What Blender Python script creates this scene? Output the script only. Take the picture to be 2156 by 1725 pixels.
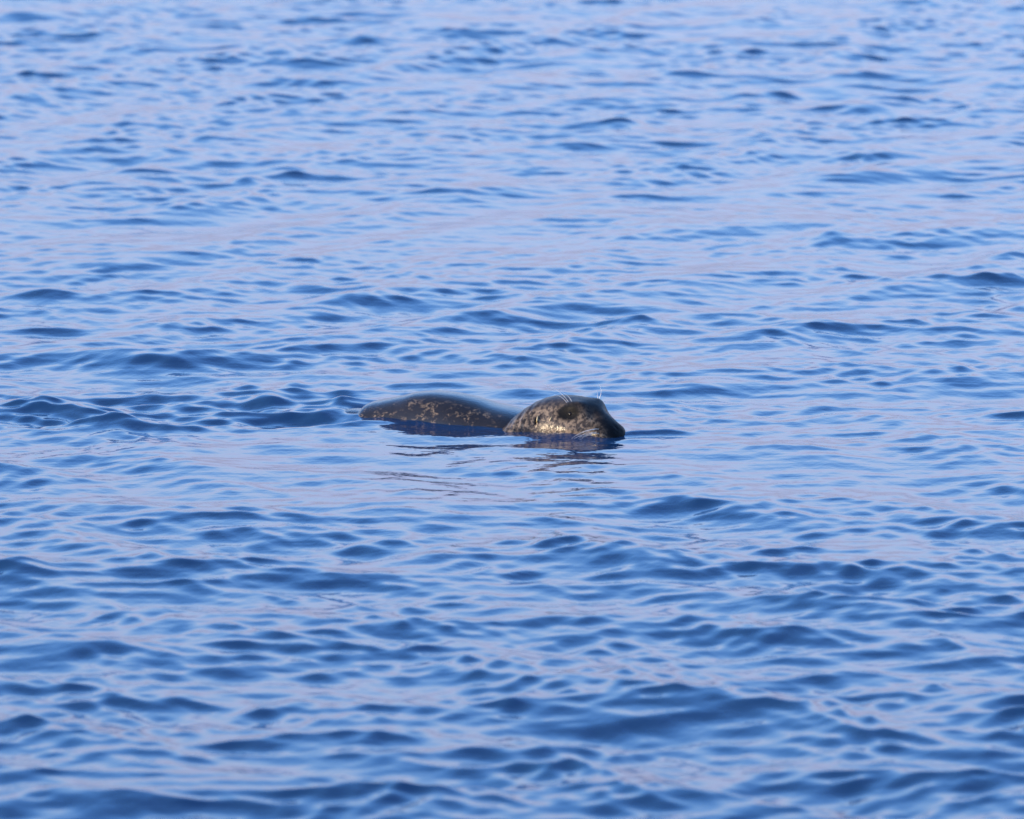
import bpy, math
import numpy as np

# ------------------------------------------------------------------ camera, sky, sun, exposure
for o in list(bpy.data.objects):
    bpy.data.objects.remove(o, do_unlink=True)
scene = bpy.context.scene
C = scene.collection
R = math.radians

DIST, DEPR, FRAME = 20.0, R(9.0), 2.60          # metres to the seal, downward angle, frame width at the seal
cam_d = bpy.data.cameras.new("camera")
cam = bpy.data.objects.new("camera", cam_d)
C.objects.link(cam)
cam.location = (0.0, -DIST * math.cos(DEPR), DIST * math.sin(DEPR))
cam.rotation_euler = (R(90) - DEPR, 0, 0)
cam_d.sensor_width = 36.0
cam_d.lens = 36.0 * DIST / FRAME
cam_d.clip_start = 0.5
cam_d.clip_end = 5000
cam_d.dof.use_dof = True
cam_d.dof.focus_distance = DIST - 0.25
cam_d.dof.aperture_fstop = 6.3
scene.camera = cam

SUN_EL, SUN_AZ = R(12.0), R(257.0)               # azimuth clockwise from +Y: behind the camera, to its left
sun_dir = (math.sin(SUN_AZ) * math.cos(SUN_EL), math.cos(SUN_AZ) * math.cos(SUN_EL), math.sin(SUN_EL))

world = bpy.data.worlds.new("World")
scene.world = world
world.use_nodes = True
nt = world.node_tree
nt.nodes.clear()
wo = nt.nodes.new("ShaderNodeOutputWorld")
bg = nt.nodes.new("ShaderNodeBackground")
sky = nt.nodes.new("ShaderNodeTexSky")
sky.sky_type = 'NISHITA'
sky.sun_disc = False
sky.sun_elevation = SUN_EL
sky.sun_rotation = SUN_AZ
sky.altitude = 0
sky.air_density = 1.0
sky.dust_density = 0.6
sky.ozone_density = 2.0
bg.inputs["Strength"].default_value = 0.15
# evening air: the whole sky is rosy low down and turns to a clear blue overhead
tc = nt.nodes.new("ShaderNodeTexCoord")
sx = nt.nodes.new("ShaderNodeSeparateXYZ")
rp = nt.nodes.new("ShaderNodeValToRGB")
mx = nt.nodes.new("ShaderNodeMix")
mx.data_type = 'RGBA'
mx.blend_type = 'MULTIPLY'
mx.inputs["Factor"].default_value = 1.0
e = rp.color_ramp.elements
SKY = [(0.0, (0.44, 0.48, 1.02)), (0.05, (0.32, 0.295, 0.58)), (0.139, (0.84, 0.66, 0.83)), (0.208, (1.30, 1.05, 1.09)), (0.309, (1.17, 1.33, 1.60)),
       (0.423, (0.97, 1.40, 1.97)), (0.53, (0.88, 1.35, 1.98)), (0.707, (0.84, 1.10, 1.52)), (1.0, (0.80, 0.98, 1.37))]
e[0].position = SKY[0][0]; e[1].position = SKY[-1][0]
for p_, c_ in SKY[1:-1]:
    e.new(p_)
for q_, (p_, c_) in zip(e, SKY):
    q_.color = (*[v / 2 for v in c_], 1)
gain = nt.nodes.new("ShaderNodeVectorMath")
gain.operation = 'SCALE'
gain.inputs["Scale"].default_value = 1.6
nt.links.new(tc.outputs["Generated"], sx.inputs[0])
nt.links.new(sx.outputs["Z"], rp.inputs["Fac"])
nt.links.new(sky.outputs[0], mx.inputs["A"])
nt.links.new(rp.outputs[0], mx.inputs["B"])
nt.links.new(mx.outputs["Result"], gain.inputs[0])
nt.links.new(gain.outputs[0], bg.inputs["Color"])
nt.links.new(bg.outputs[0], wo.inputs[0])

sun_d = bpy.data.lights.new("sun", 'SUN')
sun_d.energy = 2.0
sun_d.angle = R(0.5)
sun_d.color = (1.0, 0.80, 0.52)
sun = bpy.data.objects.new("sun", sun_d)
C.objects.link(sun)
from mathutils import Vector
sun.rotation_euler = Vector(sun_dir).to_track_quat('Z', 'Y').to_euler()
sun.location = (-6, -8, 6)

vs = scene.view_settings
vs.view_transform = 'Standard'
vs.look = 'None'
vs.gamma = 1.0
vs.use_curve_mapping = False
vs.exposure = 2.22

rng = np.random.default_rng(11)

# ------------------------------------------------------------------ helpers
def smooth(a, b, x):
    t = np.clip((x - a) / (b - a), 0, 1)
    return t * t * (3 - 2 * t)

def grid_mesh(name, P, closed_v=False, gap=None):
    """P: (n, m, 3) array of points -> quad mesh; closed_v joins the last column to the first."""
    n, m = P.shape[:2]
    idx = np.arange(n * m).reshape(n, m)
    if closed_v:
        nx = np.roll(idx, -1, axis=1)
        a, b, c, d = idx[:-1], nx[:-1], nx[1:], idx[1:]
        if gap:                                    # no faces between the rows gap-1 and gap
            a, b, c, d = (np.delete(q, gap - 1, axis=0) for q in (a, b, c, d))
    else:
        a, b, c, d = idx[:-1, :-1], idx[:-1, 1:], idx[1:, 1:], idx[1:, :-1]
    F = np.stack([a, b, c, d], -1).reshape(-1, 4)
    me = bpy.data.meshes.new(name)
    me.vertices.add(n * m)
    me.vertices.foreach_set("co", P.astype(np.float32).ravel())
    me.loops.add(F.size)
    me.loops.foreach_set("vertex_index", F.astype(np.int32).ravel())
    me.polygons.add(len(F))
    me.polygons.foreach_set("loop_start", np.arange(0, F.size, 4, dtype=np.int32))
    me.polygons.foreach_set("loop_total", np.full(len(F), 4, dtype=np.int32))
    me.polygons.foreach_set("use_smooth", np.ones(len(F), dtype=bool))
    me.update(calc_edges=True)
    return me

def material(name):
    m = bpy.data.materials.new(name)
    m.use_nodes = True
    return m, m.node_tree, m.node_tree.nodes["Principled BSDF"]

MM = FRAME / 2156.0                               # metres per photo unit (photo measured 2156 x 1725) at the seal
CX, CY = 1078.0, 862.5
def sea(px, py, z=0.0):
    """the point of the sea surface that the photo shows at (px, py)"""
    u, v = (px - CX) * MM / DIST, (CY - py) * MM / DIST
    d = np.array([u, math.cos(DEPR) + v * math.sin(DEPR), -math.sin(DEPR) + v * math.cos(DEPR)])
    t = (z - cam.location[2]) / d[2]
    return cam.location[0] + d[0] * t, cam.location[1] + d[1] * t

# ------------------------------------------------------------------ water
STEP_X, NPX, STEP_Y, NPY = 0.0055, 800, 0.0125, 1280        # fine mesh: 4.4 m x 16 m, coarser out to the horizon
Y_LO = -5.5
def axis(i_lo, n, step, far, grow):
    idx = list(range(i_lo, i_lo + n))
    j, d = idx[-1], 1.0
    hi = []
    while j * step < far:
        d *= grow; j += int(math.ceil(d)); hi.append(j)
    j, d = idx[0], 1.0
    lo = []
    while j * step > -far:
        d *= grow; j -= int(math.ceil(d)); lo.append(j)
    return np.array(lo[::-1] + idx + hi)
ix = axis(-NPX // 2, NPX, STEP_X, 1500.0, 1.30)
iy = axis(int(Y_LO / STEP_Y), NPY, STEP_Y, 1500.0, 1.30)
gx, gy = ix * STEP_X, iy * STEP_Y
dxs, dys = np.gradient(gx), np.gradient(gy)
nx, ny = len(gx), len(gy)
Xg, Yg = np.meshgrid(gx, gy, indexing='ij')
KX = 2 * math.pi * np.fft.fftfreq(NPX, STEP_X)[:, None]
KY = 2 * math.pi * np.fft.fftfreq(NPY, STEP_Y)[None, :]
KK = np.sqrt(KX ** 2 + KY ** 2); KK[0, 0] = 1.0
TH = np.arctan2(KY, KX)

def wave_band(lam, width, slope, mean_dir, power, seed):
    """random short-crested waves round one wavelength (log-normal, width in e-folds) with an rms slope;
    returns height and sideways drift (for peaked crests) on the whole mesh"""
    r = np.random.default_rng(seed)
    lk = np.log(KK * lam / (2 * math.pi))
    D = np.abs(np.cos(0.5 * (TH - R(mean_dir)))) ** power
    amp = np.exp(-0.25 * (lk / width) ** 2) * D / KK ** 2
    amp[0, 0] = 0
    sp = amp * (r.standard_normal(KK.shape) + 1j * r.standard_normal(KK.shape))
    h = np.fft.ifft2(sp)
    sl = np.fft.ifft2(sp * 1j * KY).real.std() ** 2 + np.fft.ifft2(sp * 1j * KX).real.std() ** 2
    g = slope / math.sqrt(sl)
    fade = (np.clip(1.5 - dxs * 5 / lam, 0, 1)[:, None] * np.clip(1.5 - dys * 5 / lam, 0, 1)[None, :]) * g
    pick = np.ix_(ix % NPX, iy % NPY)
    dx = np.fft.ifft2(sp * 1j * KX / KK).real
    dy = np.fft.ifft2(sp * 1j * KY / KK).real
    return h.real[pick] * fade, dx[pick] * fade, dy[pick] * fade

def field(lam, seed, lo, hi):
    """slow random field between lo and hi over the sea: gusts and slicks"""
    r = np.random.default_rng(seed)
    sp = np.exp(-0.5 * (KK * lam / (2 * math.pi)) ** 2) * (r.standard_normal(KK.shape) + 1j * r.standard_normal(KK.shape))
    sp[0, 0] = 0
    h = np.fft.ifft2(sp).real
    h = (h / h.std())[np.ix_(ix % NPX, iy % NPY)]
    return lo + (hi - lo) * smooth(-1.4, 1.4, h)

Z = np.zeros((nx, ny)); DX = np.zeros((nx, ny)); DY = np.zeros((nx, ny))

# slick, calmer water round and in front of the seal; stronger wavelets nearer the camera
near_seal = np.exp(-(((Xg - 0.0) / 0.75) ** 2 + ((Yg + 0.33) / 0.60) ** 2))
slick = np.exp(-(((Yg + 0.95) / 0.65) ** 2))
band2 = np.exp(-(((Yg - 3.3) / 0.8) ** 2))
nearer = smooth(-1.0, -3.0, Yg)
calm = np.clip(1 - 0.62 * near_seal - 0.25 * slick - 0.30 * band2 + 0.32 * nearer - 0.10 * smooth(1.0, 4.0, Yg), 0.1, 2)

def spot(px, py, rx, ry):
    """soft oval mask on the sea; centre in photo units, radii in metres"""
    x, y = sea(px, py)
    return np.exp(-((Xg - x) / rx) ** 2 - ((Yg - y) / ry) ** 2)
wake = np.clip(sum(spot(q, 868 + 6 * math.sin(q * 0.02), 0.17, 0.24) for q in (680, 560, 440, 320, 200, 80, -40)), 0, 1)
nose_chop = spot(1430, 868, 0.16, 0.28)
far_half = smooth(-0.8, 1.6, Yg)
bands = [
    # wavelength, width, rms slope, direction, spread power, seed, chop, where
    (0.95, 0.25, 0.026, 97, 10, 1, 1.3, 0.5 + 0.5 * np.minimum(calm, 1)),
    (0.46, 0.22, 0.074, 150, 22, 25, 1.4, calm * far_half),
    (0.44, 0.22, 0.072, 42, 18, 15, 1.4, calm * (1 - far_half)),
    (0.75, 0.20, 0.040, 62, 14, 41, 1.5, calm * (1 - far_half)),
    (0.28, 0.22, 0.040, 80, 14, 2, 1.5, calm * field(1.2, 21, 0.5, 1.4)),
    (0.16, 0.26, 0.050, 104, 16, 3, 1.4, calm * field(1.0, 22, 0.5, 1.4)),
    (0.095, 0.25, 0.056, 80, 18, 4, 1.1, calm * (1 - 0.22 * nearer) * field(0.7, 23, 0.4, 1.5)),
    (0.066, 0.20, 0.044, 96, 18, 14, 0.8, calm * (1 - 0.25 * nearer) * field(0.6, 24, 0.3, 1.6)),
    (0.09, 0.22, 0.052, 38, 14, 31, 0.8, calm * field(0.9, 33, 0.0, 1.8)),
    (0.09, 0.22, 0.056, 146, 14, 32, 0.8, calm * field(0.9, 34, 0.0, 1.8)),
    (0.085, 0.30, 0.22, 92, 6, 6, 0.8, wake),
    (0.22, 0.25, 0.17, 90, 5, 7, 1.1, wake),
    (0.08, 0.30, 0.17, 60, 1, 8, 0.7, nose_chop),
    (0.20, 0.30, 0.045, 92, 3, 9, 0.8, near_seal),
]
for lam, wd, sl, md, pw_, sd, ch, m in bands:
    h, a, b = wave_band(lam, wd, sl, md, pw_, sd)
    Z += h * m; DX += a * m * ch; DY += b * m * ch

# single larger wavelets: photo x, y of the dark face, its width and height there, steepness, tilt of the crest in degrees
crests = [
    (690, 852, 100, 10, 0.34, 0), (470, 878, 120, 10, 0.30, 4), (180, 878, 130, 10, 0.28, -4), (380, 862, 110, 9, 0.3, 3), (20, 880, 120, 9, 0.3, 2),
    (1370, 914, 150, 4, 0.80, 4), (1190, 922, 250, 12, 0.22, 0), (950, 893, 240, 12, 0.28, -4),
    (340, 772, 290, 24, 0.40, 0), (215, 757, 160, 14, 0.22, 8), (430, 800, 200, 16, 0.24, -10), (592, 866, 130, 18, 0.34, 0),
    (560, 850, 80, 12, 0.35, 5), (80, 862, 120, 14, 0.30, 0), (260, 905, 150, 18, 0.22, 4), (960, 812, 260, 14, 0.26, -4), (1110, 826, 120, 12, 0.2, -4),
    (1470, 826, 170, 22, 0.26, -4), (1340, 812, 120, 12, 0.2, 0), (1440, 1066, 140, 18, 0.28, -8), (1530, 1082, 90, 12, 0.25, -6),
    (1880, 890, 80, 12, 0.25, -6), (1750, 503, 90, 12, 0.3, 0), (2110, 545, 110, 12, 0.28, 0), (2110, 597, 110, 14, 0.3, 0),
    (2105, 1325, 120, 20, 0.26, -6), (1930, 1283, 120, 14, 0.3, -5), (40, 1215, 120, 26, 0.34, 0), (70, 1390, 190, 28, 0.28, 0),
    (45, 1530, 150, 24, 0.34, -10), (400, 1462, 170, 26, 0.32, -8), (300, 1445, 130, 16, 0.26, 6), (320, 1178, 70, 14, 0.34, 0), (920, 1192, 190, 24, 0.25, 0),
    (1160, 1245, 160, 20, 0.26, -6), (1480, 1308, 220, 16, 0.28, 0), (870, 1612, 120, 18, 0.34, 0), (1720, 1575, 90, 14, 0.3, 0),
    (770, 88, 90, 12, 0.32, 0), (575, 176, 110, 12, 0.28, 0), (1310, 266, 100, 11, 0.34, 0), (340, 322, 80, 12, 0.32, -5), (520, 384, 60, 10, 0.36, 0),
    (610, 243, 60, 9, 0.36, 0), (600, 115, 60, 9, 0.34, 0), (60, 212, 120, 12, 0.3, 0), (60, 40, 160, 12, 0.32, 6), (160, 68, 130, 8, 0.36, -6),
    (1040, 155, 60, 8, 0.30, 0), (1660, 200, 70, 8, 0.32, 0), (920, 410, 60, 9, 0.30, 0), (620, 372, 70, 9, 0.3, 0), (440, 293, 90, 9, 0.28, 0),
    (1430, 350, 130, 14, 0.24, 6), (1700, 372, 160, 14, 0.22, 0), (90, 632, 130, 20, 0.26, -4), (230, 585, 130, 12, 0.2, 0), (640, 605, 90, 14, 0.26, 0),
    (1080, 625, 110, 14, 0.24, 0), (2060, 668, 120, 14, 0.24, -6), (1180, 1095, 110, 12, 0.22, -4), (850, 1125, 100, 12, 0.22, 0), (640, 1190, 120, 14, 0.2, 0),
    (340, 1278, 110, 18, 0.26, 0), (760, 1335, 140, 16, 0.24, 0), (1200, 1395, 120, 14, 0.22, 0), (1600, 1470, 130, 18, 0.28, -4), (1850, 1420, 110, 14, 0.24, 0),
    (560, 1545, 110, 14, 0.26, 0), (180, 1600, 130, 16, 0.26, 0), (1500, 1690, 160, 16, 0.26, 0), (2080, 1640, 120, 16, 0.3, -4), (1110, 1490, 150, 14, 0.24, -3),
]
for px, py, w, hgt, steep, tilt in crests:
    x0, y0 = sea(px, py - hgt * 0.35)
    x1, y1 = sea(px, py + hgt * 0.65)
    xa, _ = sea(px + w * 0.5, py)
    a = abs(xa - sea(px, py)[0]) * 1.0
    if px < 720 and 740 < py < 920:
        steep *= 1.35                                  # the wake behind the tail
    steep *= 0.42 if py < 1090 else 0.33
    b = max(y0 - y1, 0.03) * 0.72
    amp = steep * b / 0.86
    cs_, sn_ = math.cos(R(tilt) * 2.2), math.sin(R(tilt) * 2.2)
    rad = 3.2 * max(a, 2.2 * b)
    w_ = np.s_[np.searchsorted(gx, x0 - rad):np.searchsorted(gx, x0 + rad), np.searchsorted(gy, y0 - rad):np.searchsorted(gy, y0 + rad)]
    u = (Xg[w_] - x0) * cs_ + (Yg[w_] - y0) * sn_
    v = -(Xg[w_] - x0) * sn_ + (Yg[w_] - y0) * cs_
    v = v + 0.12 * u * u / a                          # crests bow slightly
    g = np.exp(-(u / a) ** 2) * np.exp(-(v / b) ** 2)
    Z[w_] += amp * g - 0.35 * amp * np.exp(-(u / (1.3 * a)) ** 2) * np.exp(-((v + 1.9 * b) / (1.2 * b)) ** 2)
    DY[w_] -= 0.9 * amp * (v / b) * g

P = np.stack([Xg + DX, Yg + DY, Z], -1)
water_me = grid_mesh("water", P)
water = bpy.data.objects.new("water", water_me)
C.objects.link(water)
water["kind"] = "structure"
water["label"] = "rippled deep blue sea reflecting a rosy evening sky"

m, t, bsdf = material("sea_water")
bsdf.inputs["Base Color"].default_value = (0.0055, 0.024, 0.061, 1)
bsdf.inputs["Roughness"].default_value = 0.06
bsdf.inputs["IOR"].default_value = 1.333
# the finest wind ripples, a few centimetres long: three crossing sets of long narrow ridges
wtc = t.nodes.new("ShaderNodeTexCoord")
last = None
for ang, sc, dist in ((4, 24.0, 0.0018), (58, 32.0, 0.0009), (-55, 32.0, 0.0009)):
    wrt = t.nodes.new("ShaderNodeMapping"); wrt.inputs["Rotation"].default_value = (0, 0, R(-ang))
    wmp = t.nodes.new("ShaderNodeMapping"); wmp.inputs["Scale"].default_value = (0.28, 1.0, 1.0)
    wnz = t.nodes.new("ShaderNodeTexNoise"); wnz.inputs["Scale"].default_value = sc; wnz.inputs["Detail"].default_value = 2.0
    wbp = t.nodes.new("ShaderNodeBump"); wbp.inputs["Strength"].default_value = 1.0; wbp.inputs["Distance"].default_value = dist
    t.links.new(wtc.outputs["Object"], wrt.inputs["Vector"]); t.links.new(wrt.outputs[0], wmp.inputs["Vector"])
    t.links.new(wmp.outputs[0], wnz.inputs["Vector"]); t.links.new(wnz.outputs["Fac"], wbp.inputs["Height"])
    if last:
        t.links.new(last.outputs[0], wbp.inputs["Normal"])
    last = wbp
t.links.new(last.outputs[0], bsdf.inputs["Normal"])
water_me.materials.append(m)

# ------------------------------------------------------------------ seal
def prof(S, pts):
    """smooth profile through (s, value) points (monotone cubic)"""
    xs = np.array([p[0] for p in pts]); ys = np.array([p[1] for p in pts])
    h = np.diff(xs); d = np.diff(ys) / h
    mm = np.zeros_like(ys)
    mm[0], mm[-1] = d[0], d[-1]
    for i in range(1, len(xs) - 1):
        if d[i - 1] * d[i] > 0:
            w1, w2 = 2 * h[i] + h[i - 1], h[i] + 2 * h[i - 1]
            mm[i] = (w1 + w2) / (w1 / d[i - 1] + w2 / d[i])
    i = np.clip(np.searchsorted(xs, S) - 1, 0, len(xs) - 2)
    u = (S - xs[i]) / h[i]
    return ((1 + 2 * u) * (1 - u) ** 2 * ys[i] + u * (1 - u) ** 2 * h[i] * mm[i]
            + u * u * (3 - 2 * u) * ys[i + 1] + u * u * (u - 1) * h[i] * mm[i + 1])

NSEG = 160
tt = np.linspace(0, 2 * math.pi, NSEG, endpoint=False)
ct, st = np.cos(tt), np.sin(tt)
def rings(ztop, zbot, half, pw=0.92):
    """cross sections: lateral offset (+ = the seal's left, away from the camera), height, outward direction"""
    zc = zbot + (ztop - zbot) * 0.42
    up, dn = (ztop - zc)[:, None], (zc - zbot)[:, None]
    L = half[:, None] * np.sign(ct) * np.abs(ct) ** pw
    Zr = zc[:, None] + np.where(st >= 0, up * np.abs(st) ** pw, -dn * np.abs(st) ** pw)
    nl = L / half[:, None].clip(1e-3) ** 2
    nz = np.where(st >= 0, (Zr - zc[:, None]) / up ** 2, (Zr - zc[:, None]) / dn ** 2)
    nn = np.sqrt(nl ** 2 + nz ** 2).clip(1e-9)
    return L, Zr, nl / nn, nz / nn

# head and neck: s = metres back from the nose tip; the head is turned towards the camera, the neck dives under the surface
S_N = np.concatenate([np.linspace(0.0, 0.02, 16)[:-1], np.linspace(0.02, 0.34, 190)[:-1], np.linspace(0.34, 0.46, 30)])
yaw_s = R(42) + (R(18) - R(42)) * smooth(0.16, 0.34, S_N)
ds = np.diff(S_N, prepend=0.0)
AX = 0.272 - np.cumsum(np.cos(yaw_s) * ds)
AY = -0.432 + np.cumsum(np.sin(yaw_s) * ds)
ztop = prof(S_N, [(0, -0.004), (0.003, 0.004), (0.010, 0.014), (0.024, 0.026), (0.042, 0.040), (0.062, 0.056), (0.085, 0.072), (0.115, 0.082),
                  (0.160, 0.086), (0.205, 0.083), (0.245, 0.073), (0.280, 0.055), (0.31, 0.035), (0.34, 0.008), (0.40, -0.05), (0.46, -0.08)])
zbot = prof(S_N, [(0, -0.008), (0.006, -0.028), (0.02, -0.045), (0.05, -0.058), (0.1, -0.075), (0.2, -0.11), (0.34, -0.16), (0.46, -0.18)])
half = prof(S_N, [(0, 0.007), (0.003, 0.018), (0.010, 0.028), (0.025, 0.040), (0.055, 0.051), (0.09, 0.066), (0.13, 0.080), (0.17, 0.089),
                  (0.22, 0.098), (0.28, 0.130), (0.34, 0.165), (0.40, 0.14), (0.46, 0.08)])
L0, Z0, nl, nz = rings(ztop, zbot, half)
Sg = np.repeat(S_N[:, None], NSEG, 1)
def bump(s0, l0, z0, rs, rl, rz, mirror=True):
    g = np.exp(-((Sg - s0) / rs) ** 2 - ((L0 - l0) / rl) ** 2 - ((Z0 - z0) / rz) ** 2)
    if mirror:
        g = g + np.exp(-((Sg - s0) / rs) ** 2 - ((L0 + l0) / rl) ** 2 - ((Z0 - z0) / rz) ** 2)
    return g
disp = (0.005 * bump(0.084, 0.040, 0.066, 0.020, 0.018, 0.014)
        + 0.011 * bump(0.108, 0.046, 0.074, 0.030, 0.022, 0.014)         # brow
        - 0.006 * bump(0.124, 0.064, 0.049, 0.028, 0.024, 0.015)       # eye socket
        - 0.007 * bump(0.070, 0.032, 0.055, 0.022, 0.016, 0.016)       # hollow beside the nose bridge
        + 0.009 * bump(0.034, 0.038, 0.004, 0.024, 0.020, 0.018)       # whisker pad
        + 0.006 * bump(0.100, 0.070, 0.012, 0.030, 0.030, 0.020)       # cheek
        - 0.012 * bump(0.217, 0.090, 0.030, 0.0040, 0.03, 0.009)       # ear opening
        + 0.005 * bump(0.208, 0.090, 0.034, 0.005, 0.03, 0.010)        # ear rim
        - 0.004 * bump(0.007, 0.009, 0.016, 0.005, 0.005, 0.006)       # nostril
        - 0.003 * bump(0.018, 0.000, 0.010, 0.010, 0.005, 0.02, False)
        + 0.001 * bump(0.010, 0.000, 0.020, 0.012, 0.014, 0.008, False))
disp = disp + 0.0012 * np.interp(S_N, [0.22, 0.27, 0.33, 0.36], [0, 1, 1, 0])[:, None] * np.sin(S_N * 2 * math.pi / 0.026)[:, None] * smooth(-0.03, 0.02, Z0)
L = L0 + nl * disp
Zb = Z0 + nz * disp

# trunk: from the shoulders under the neck to the hips; runs almost across the view
S_B = np.linspace(0.0, 1.20, 260)
yaw_b = R(19) + 0 * S_B
BAX = 0.13 - np.cos(yaw_b) * S_B
BAY = -0.240 + np.sin(yaw_b) * S_B
def at_x(*pts):                                    # profile points given by world x
    return prof(S_B, [((0.13 - x) / math.cos(R(19)), v) for x, v in pts])
btop = at_x((0.13, -0.07), (0.08, -0.012), (0.05, 0.014), (0.0217, 0.029), (-0.048, 0.043), (-0.0965, 0.056), (-0.15, 0.065), (-0.192, 0.067), (-0.235, 0.063),
            (-0.275, 0.052), (-0.325, 0.039), (-0.355, 0.031), (-0.366, 0.025), (-0.375, 0.013), (-0.41, 0.010), (-0.44, 0.004), (-0.47, -0.006), (-0.55, -0.05), (-0.8, -0.09), (-1.06, -0.12))
bbot = at_x((0.13, -0.11), (0.05, -0.18), (-0.1, -0.23), (-0.4, -0.24), (-0.7, -0.2), (-1.06, -0.14))
bhalf = at_x((0.13, 0.03), (0.08, 0.11), (0.02, 0.145), (-0.1, 0.130), (-0.25, 0.117), (-0.362, 0.118), (-0.376, 0.100), (-0.5, 0.10), (-0.8, 0.06), (-1.06, 0.02))
BL, BZ, _, _ = rings(btop, bbot, bhalf, 0.78)

def shell(ax, ay, yaw, Lr, Zr):
    p = np.stack([ax[:, None] + Lr * np.sin(yaw)[:, None], ay[:, None] + Lr * np.cos(yaw)[:, None], Zr], -1)
    return np.concatenate([np.repeat(p[:1].mean(1, keepdims=True), NSEG, 1), p, np.repeat(p[-1:].mean(1, keepdims=True), NSEG, 1)], 0)
HP = shell(AX, AY, yaw_s, L, Zb)
TP = shell(BAX, BAY, yaw_b, BL, BZ)

seal = bpy.data.objects.new("seal", None)
C.objects.link(seal)
seal.location = (0.0, -0.2, 0.0)
seal.empty_display_size = 0.2
seal["label"] = "dark mottled seal swimming with its head and back above the water"
seal["category"] = "seal"

def part(name, me, mat):
    o = bpy.data.objects.new(name, me)
    C.objects.link(o)
    o.parent = seal
    o.matrix_parent_inverse = seal.matrix_world.inverted()
    if mat:
        me.materials.append(mat)
    return o
bpy.context.view_layer.update()

fur, t, bsdf = material("wet_fur")
body_me = grid_mesh("seal_body", np.concatenate([HP, TP], 0), closed_v=True, gap=len(HP))
def vattr(me, name, head_arr, trunk_arr):
    a = me.attributes.new(name, 'FLOAT', 'POINT')
    full = np.concatenate([head_arr[:1], head_arr, head_arr[-1:], trunk_arr[:1], trunk_arr, trunk_arr[-1:]], 0)
    a.data.foreach_set("value", full.astype(np.float32).ravel())
vattr(body_me, "head", np.ones_like(L), np.zeros_like(BL))
dark = (1.7 * bump(0.126, 0.062, 0.054, 0.030, 0.040, 0.017) + 0.9 * bump(0.217, 0.090, 0.030, 0.0040, 0.03, 0.009)  # eye patch: dark fur with the socket's shade painted in
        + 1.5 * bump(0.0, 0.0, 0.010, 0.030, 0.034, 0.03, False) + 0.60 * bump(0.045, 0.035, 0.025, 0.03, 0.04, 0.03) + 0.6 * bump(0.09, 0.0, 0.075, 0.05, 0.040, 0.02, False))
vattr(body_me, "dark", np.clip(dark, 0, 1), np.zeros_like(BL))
vattr(body_me, "dorsal", smooth(0.0, 1.0, st[None, :] + 0 * L), smooth(0.0, 1.0, st[None, :] + 0 * BL))
body = part("body", body_me, fur)

N = t.nodes.new
def link(a, b): t.links.new(a, b)
def attr(n):
    a = N("ShaderNodeAttribute"); a.attribute_name = n; return a.outputs["Fac"]
def mathn(op, a, b=None):
    q = N("ShaderNodeMath"); q.operation = op
    for i, v in enumerate((a, b)):
        if v is None: continue
        if isinstance(v, (int, float)): q.inputs[i].default_value = v
        else: link(v, q.inputs[i])
    return q.outputs[0]
def mixc(f, a, b):
    q = N("ShaderNodeMix"); q.data_type = 'RGBA'
    for s, v in (("Factor", f), ("A", a), ("B", b)):
        k = q.inputs[s] if s == "Factor" else [i for i in q.inputs if i.name == s and i.type == 'RGBA'][0]
        if isinstance(v, (int, float)): k.default_value = v
        elif isinstance(v, tuple): k.default_value = (*v, 1)
        else: link(v, k)
    return [o_ for o_ in q.outputs if o_.type == 'RGBA'][0]
def ramp(f, a, b):
    q = N("ShaderNodeMapRange"); q.interpolation_type = 'SMOOTHSTEP'
    link(f, q.inputs["Value"]); q.inputs["From Min"].default_value = a; q.inputs["From Max"].default_value = b
    return q.outputs[0]
tc = N("ShaderNodeTexCoord")
def noise(scale, detail, rough=0.5, vec=None, out="Fac"):
    q = N("ShaderNodeTexNoise"); q.inputs["Scale"].default_value = scale
    q.inputs["Detail"].default_value = detail; q.inputs["Roughness"].default_value = rough
    link(vec or tc.outputs["Object"], q.inputs["Vector"]); return q.outputs[out]
# wormy tan flecks: broken contour lines of a noise stretched along the body
mp = N("ShaderNodeMapping"); mp.inputs["Scale"].default_value = (0.72, 1.0, 1.0); mp.inputs["Rotation"].default_value = (0, 0, R(18))
link(tc.outputs["Object"], mp.inputs["Vector"])
n1 = noise(92, 3, 0.6, mp.outputs[0])
line = mathn('SUBTRACT', 1.0, mathn('MULTIPLY', mathn('ABSOLUTE', mathn('SUBTRACT', n1, 0.54)), 15.0))
patch = ramp(noise(42, 3, 0.6), 0.46, 0.63)
ring = mathn('MULTIPLY', ramp(line, 0.0, 1.0), patch)
ring = mathn('MULTIPLY', ring, mathn('ADD', 0.35, mathn('MULTIPLY', noise(170, 2), 0.9)))
dors = attr("dorsal")
body_spot = mathn('MULTIPLY', ring, mathn('SUBTRACT', 1.0, ramp(dors, 0.955, 1.0)))
c_body = mixc(noise(120, 3), (0.005, 0.0045, 0.0048), (0.013, 0.0105, 0.010))
c_body = mixc(body_spot, c_body, (0.155, 0.108, 0.066))
blot = ramp(noise(85, 5, 0.7), 0.45, 0.56)
fine = ramp(noise(230, 3, 0.6), 0.30, 0.70)
pale = mathn('MULTIPLY', mathn('ADD', mathn('MULTIPLY', blot, 0.75), mathn('MULTIPLY', fine, 0.25)),
             mathn('SUBTRACT', 1.0, mathn('MULTIPLY', ramp(dors, 0.78, 1.0), 0.85)))
c_head = mixc(pale, (0.011, 0.009, 0.009), (0.138, 0.103, 0.072))
col = mixc(attr("head"), c_body, c_head)
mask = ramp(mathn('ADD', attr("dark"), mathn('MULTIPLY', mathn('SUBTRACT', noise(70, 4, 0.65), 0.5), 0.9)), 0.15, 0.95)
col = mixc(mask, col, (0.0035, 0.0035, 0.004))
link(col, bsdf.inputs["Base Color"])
bsdf.inputs["Roughness"].default_value = 0.65
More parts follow.
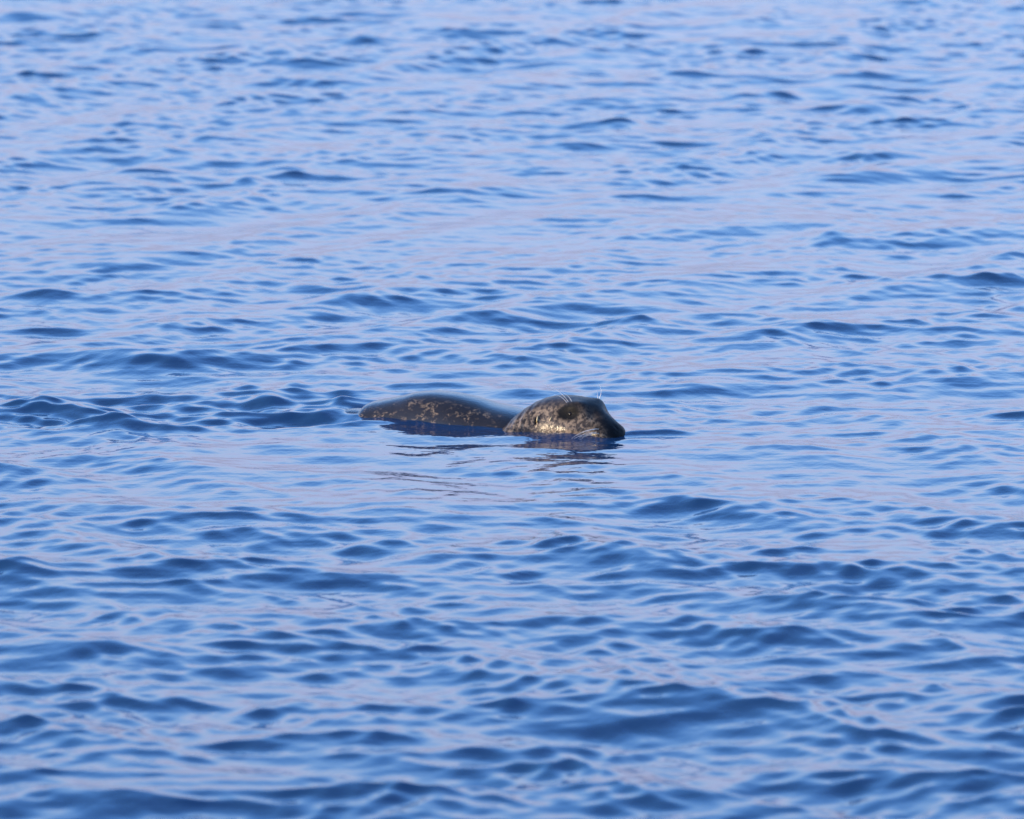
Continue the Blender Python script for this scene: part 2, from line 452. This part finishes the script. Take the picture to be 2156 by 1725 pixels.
bsdf.inputs["Specular IOR Level"].default_value = 0.05
link(mathn('MULTIPLY', mathn('SUBTRACT', 0.95, mathn('MULTIPLY', attr("head"), 0.58)), mathn('SUBTRACT', 1.0, mathn('MULTIPLY', attr("dark"), 0.98))), bsdf.inputs["Coat Weight"])
bsdf.inputs["Coat Roughness"].default_value = 0.17
bsdf.inputs["Coat IOR"].default_value = 1.33
bp = N("ShaderNodeBump"); bp.inputs["Strength"].default_value = 0.6; bp.inputs["Distance"].default_value = 0.002
link(noise(190, 4, 0.65), bp.inputs["Height"])
link(bp.outputs[0], bsdf.inputs["Normal"]); 
bq = N("ShaderNodeBump"); bq.inputs["Strength"].default_value = 0.4; bq.inputs["Distance"].default_value = 0.002
link(noise(150, 3, 0.6), bq.inputs["Height"]); link(bq.outputs[0], bsdf.inputs["Coat Normal"])

def on_body(s, l, z):
    """world point from seal coordinates"""
    y = np.interp(s, S_N, yaw_s)
    return np.array([np.interp(s, S_N, AX) + l * math.sin(y), np.interp(s, S_N, AY) + l * math.cos(y), z])

# eyes: dark wet globes set into the sockets
def globe(c, r, n=20, mseg=32):
    th = np.linspace(0, math.pi, n)[:, None]; ph = np.linspace(0, 2 * math.pi, mseg, endpoint=False)[None, :]
    q = np.stack([np.sin(th) * np.cos(ph), np.sin(th) * np.sin(ph), np.cos(th) + 0 * ph], -1) * r
    return q + c
em, _, eb = material("eye_dark")
eb.inputs["Base Color"].default_value = (0.003, 0.0025, 0.003, 1)
eb.inputs["Roughness"].default_value = 0.12
eb.inputs["Specular IOR Level"].default_value = 0.06
# pale-gold tubes: sun glint painted on the ear rim and at the eye corner
fm, _, fb = material("painted_glint")
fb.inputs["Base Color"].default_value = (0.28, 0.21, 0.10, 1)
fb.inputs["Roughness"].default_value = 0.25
def glint_tube(pts, r):
    c = np.array(pts); q = np.linspace(0, 1, 16); k = np.linspace(0, 1, len(c))
    c = np.stack([np.interp(q, k, c[:, i]) for i in range(3)], -1)
    c[1:-1] = 0.25 * c[:-2] + 0.5 * c[1:-1] + 0.25 * c[2:]
    tg = np.gradient(c, axis=0); tg /= np.linalg.norm(tg, axis=1, keepdims=True)
    n1 = np.cross(tg, [0.3, 0.9, 0.2]); n1 /= np.linalg.norm(n1, axis=1, keepdims=True)
    n2 = np.cross(tg, n1)
    ph = np.linspace(0, 2 * math.pi, 10, endpoint=False)
    rr = (r * np.sqrt(np.sin(math.pi * np.clip(q, 0.02, 0.98))))[:, None, None]
    return c[:, None, :] + rr * (n1[:, None, :] * np.cos(ph)[None, :, None] + n2[:, None, :] * np.sin(ph)[None, :, None])
def skin(s, z, side, out=0.0):
    i = int(np.argmin(np.abs(S_N - s)))
    q = np.where((np.sign(L[i]) == side) & (np.abs(Zb[i] - z) < 0.02))[0]
    j = q[np.argmin(np.abs(Zb[i][q] - z))]
    return on_body(S_N[i], L[i][j] + side * out, Zb[i][j])
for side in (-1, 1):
    part("ear_rim_glint", grid_mesh("ear_rim_glint", glint_tube([skin(0.214, 0.041, side), skin(0.209, 0.037, side, 0.001), skin(0.2075, 0.030, side, 0.001), skin(0.212, 0.023, side)], 0.0022), closed_v=True), fm)
    part("eye_corner_glint", grid_mesh("eye_corner_glint", glint_tube([skin(0.166, 0.041, side), skin(0.167, 0.036, side, 0.0005), skin(0.169, 0.031, side)], 0.0016), closed_v=True), fm)

for side in (-1, 1):
    part("eye", grid_mesh("eye", globe(skin(0.124, 0.049, side, -0.0095), 0.0105), closed_v=True), em)

# whiskers: tapered curved hairs
wm, _, wb = material("whisker_hair")
wb.inputs["Base Color"].default_value = (0.60, 0.55, 0.48, 1)
wb.inputs["Roughness"].default_value = 0.35
def hair(a, b, sag, r):
    a, b, sag = map(np.asarray, (a, b, sag))
    u = np.linspace(0, 1, 14)[:, None]
    c = a + (b - a) * u + sag * (4 * u * (1 - u))
    tg = np.gradient(c, axis=0); tg /= np.linalg.norm(tg, axis=1, keepdims=True)
    n1 = np.cross(tg, [0.3, 0.9, 0.2]); n1 /= np.linalg.norm(n1, axis=1, keepdims=True)
    n2 = np.cross(tg, n1)
    ph = np.linspace(0, 2 * math.pi, 6, endpoint=False)
    rr = (r * (1 - 0.8 * u))[:, :, None]
    return c[:, None, :] + rr * (n1[:, None, :] * np.cos(ph)[None, :, None] + n2[:, None, :] * np.sin(ph)[None, :, None])
near = on_body(0.136, -0.046, 0.079)
far = on_body(0.110, 0.040, 0.079)
brow = [(near, near + (-0.066, 0.000, 0.046), (0.006, 0, 0.005)), (near + (0.008, 0, 0.001), near + (-0.022, 0, 0.026), (0.004, 0, 0.003)),
        (near + (-0.004, 0, -0.002), near + (-0.036, 0.0, 0.018), (0.002, 0, 0.004)),
        (far, far + (-0.001, 0, 0.040), (0.006, 0, 0.0)), (far + (-0.003, 0, 0), far + (-0.006, 0, 0.020), (0.001, 0, 0))]
for a, b, sg in brow:
    part("brow_whisker", grid_mesh("brow_whisker", hair(a, b, sg, 0.00055), closed_v=True), wm)
r = np.random.default_rng(5)
for i in range(9):
    a = on_body(0.030 + 0.022 * r.random(), -0.050, 0.004 + 0.018 * r.random())
    b = a + np.array([-0.035 - 0.03 * r.random(), -0.025, -0.012 - 0.01 * r.random()])
    part("muzzle_whisker", grid_mesh("muzzle_whisker", hair(a, b, (0, 0, 0.005), 0.0004), closed_v=True), wm)

print("water verts", nx * ny, "seal verts", len(body_me.vertices))
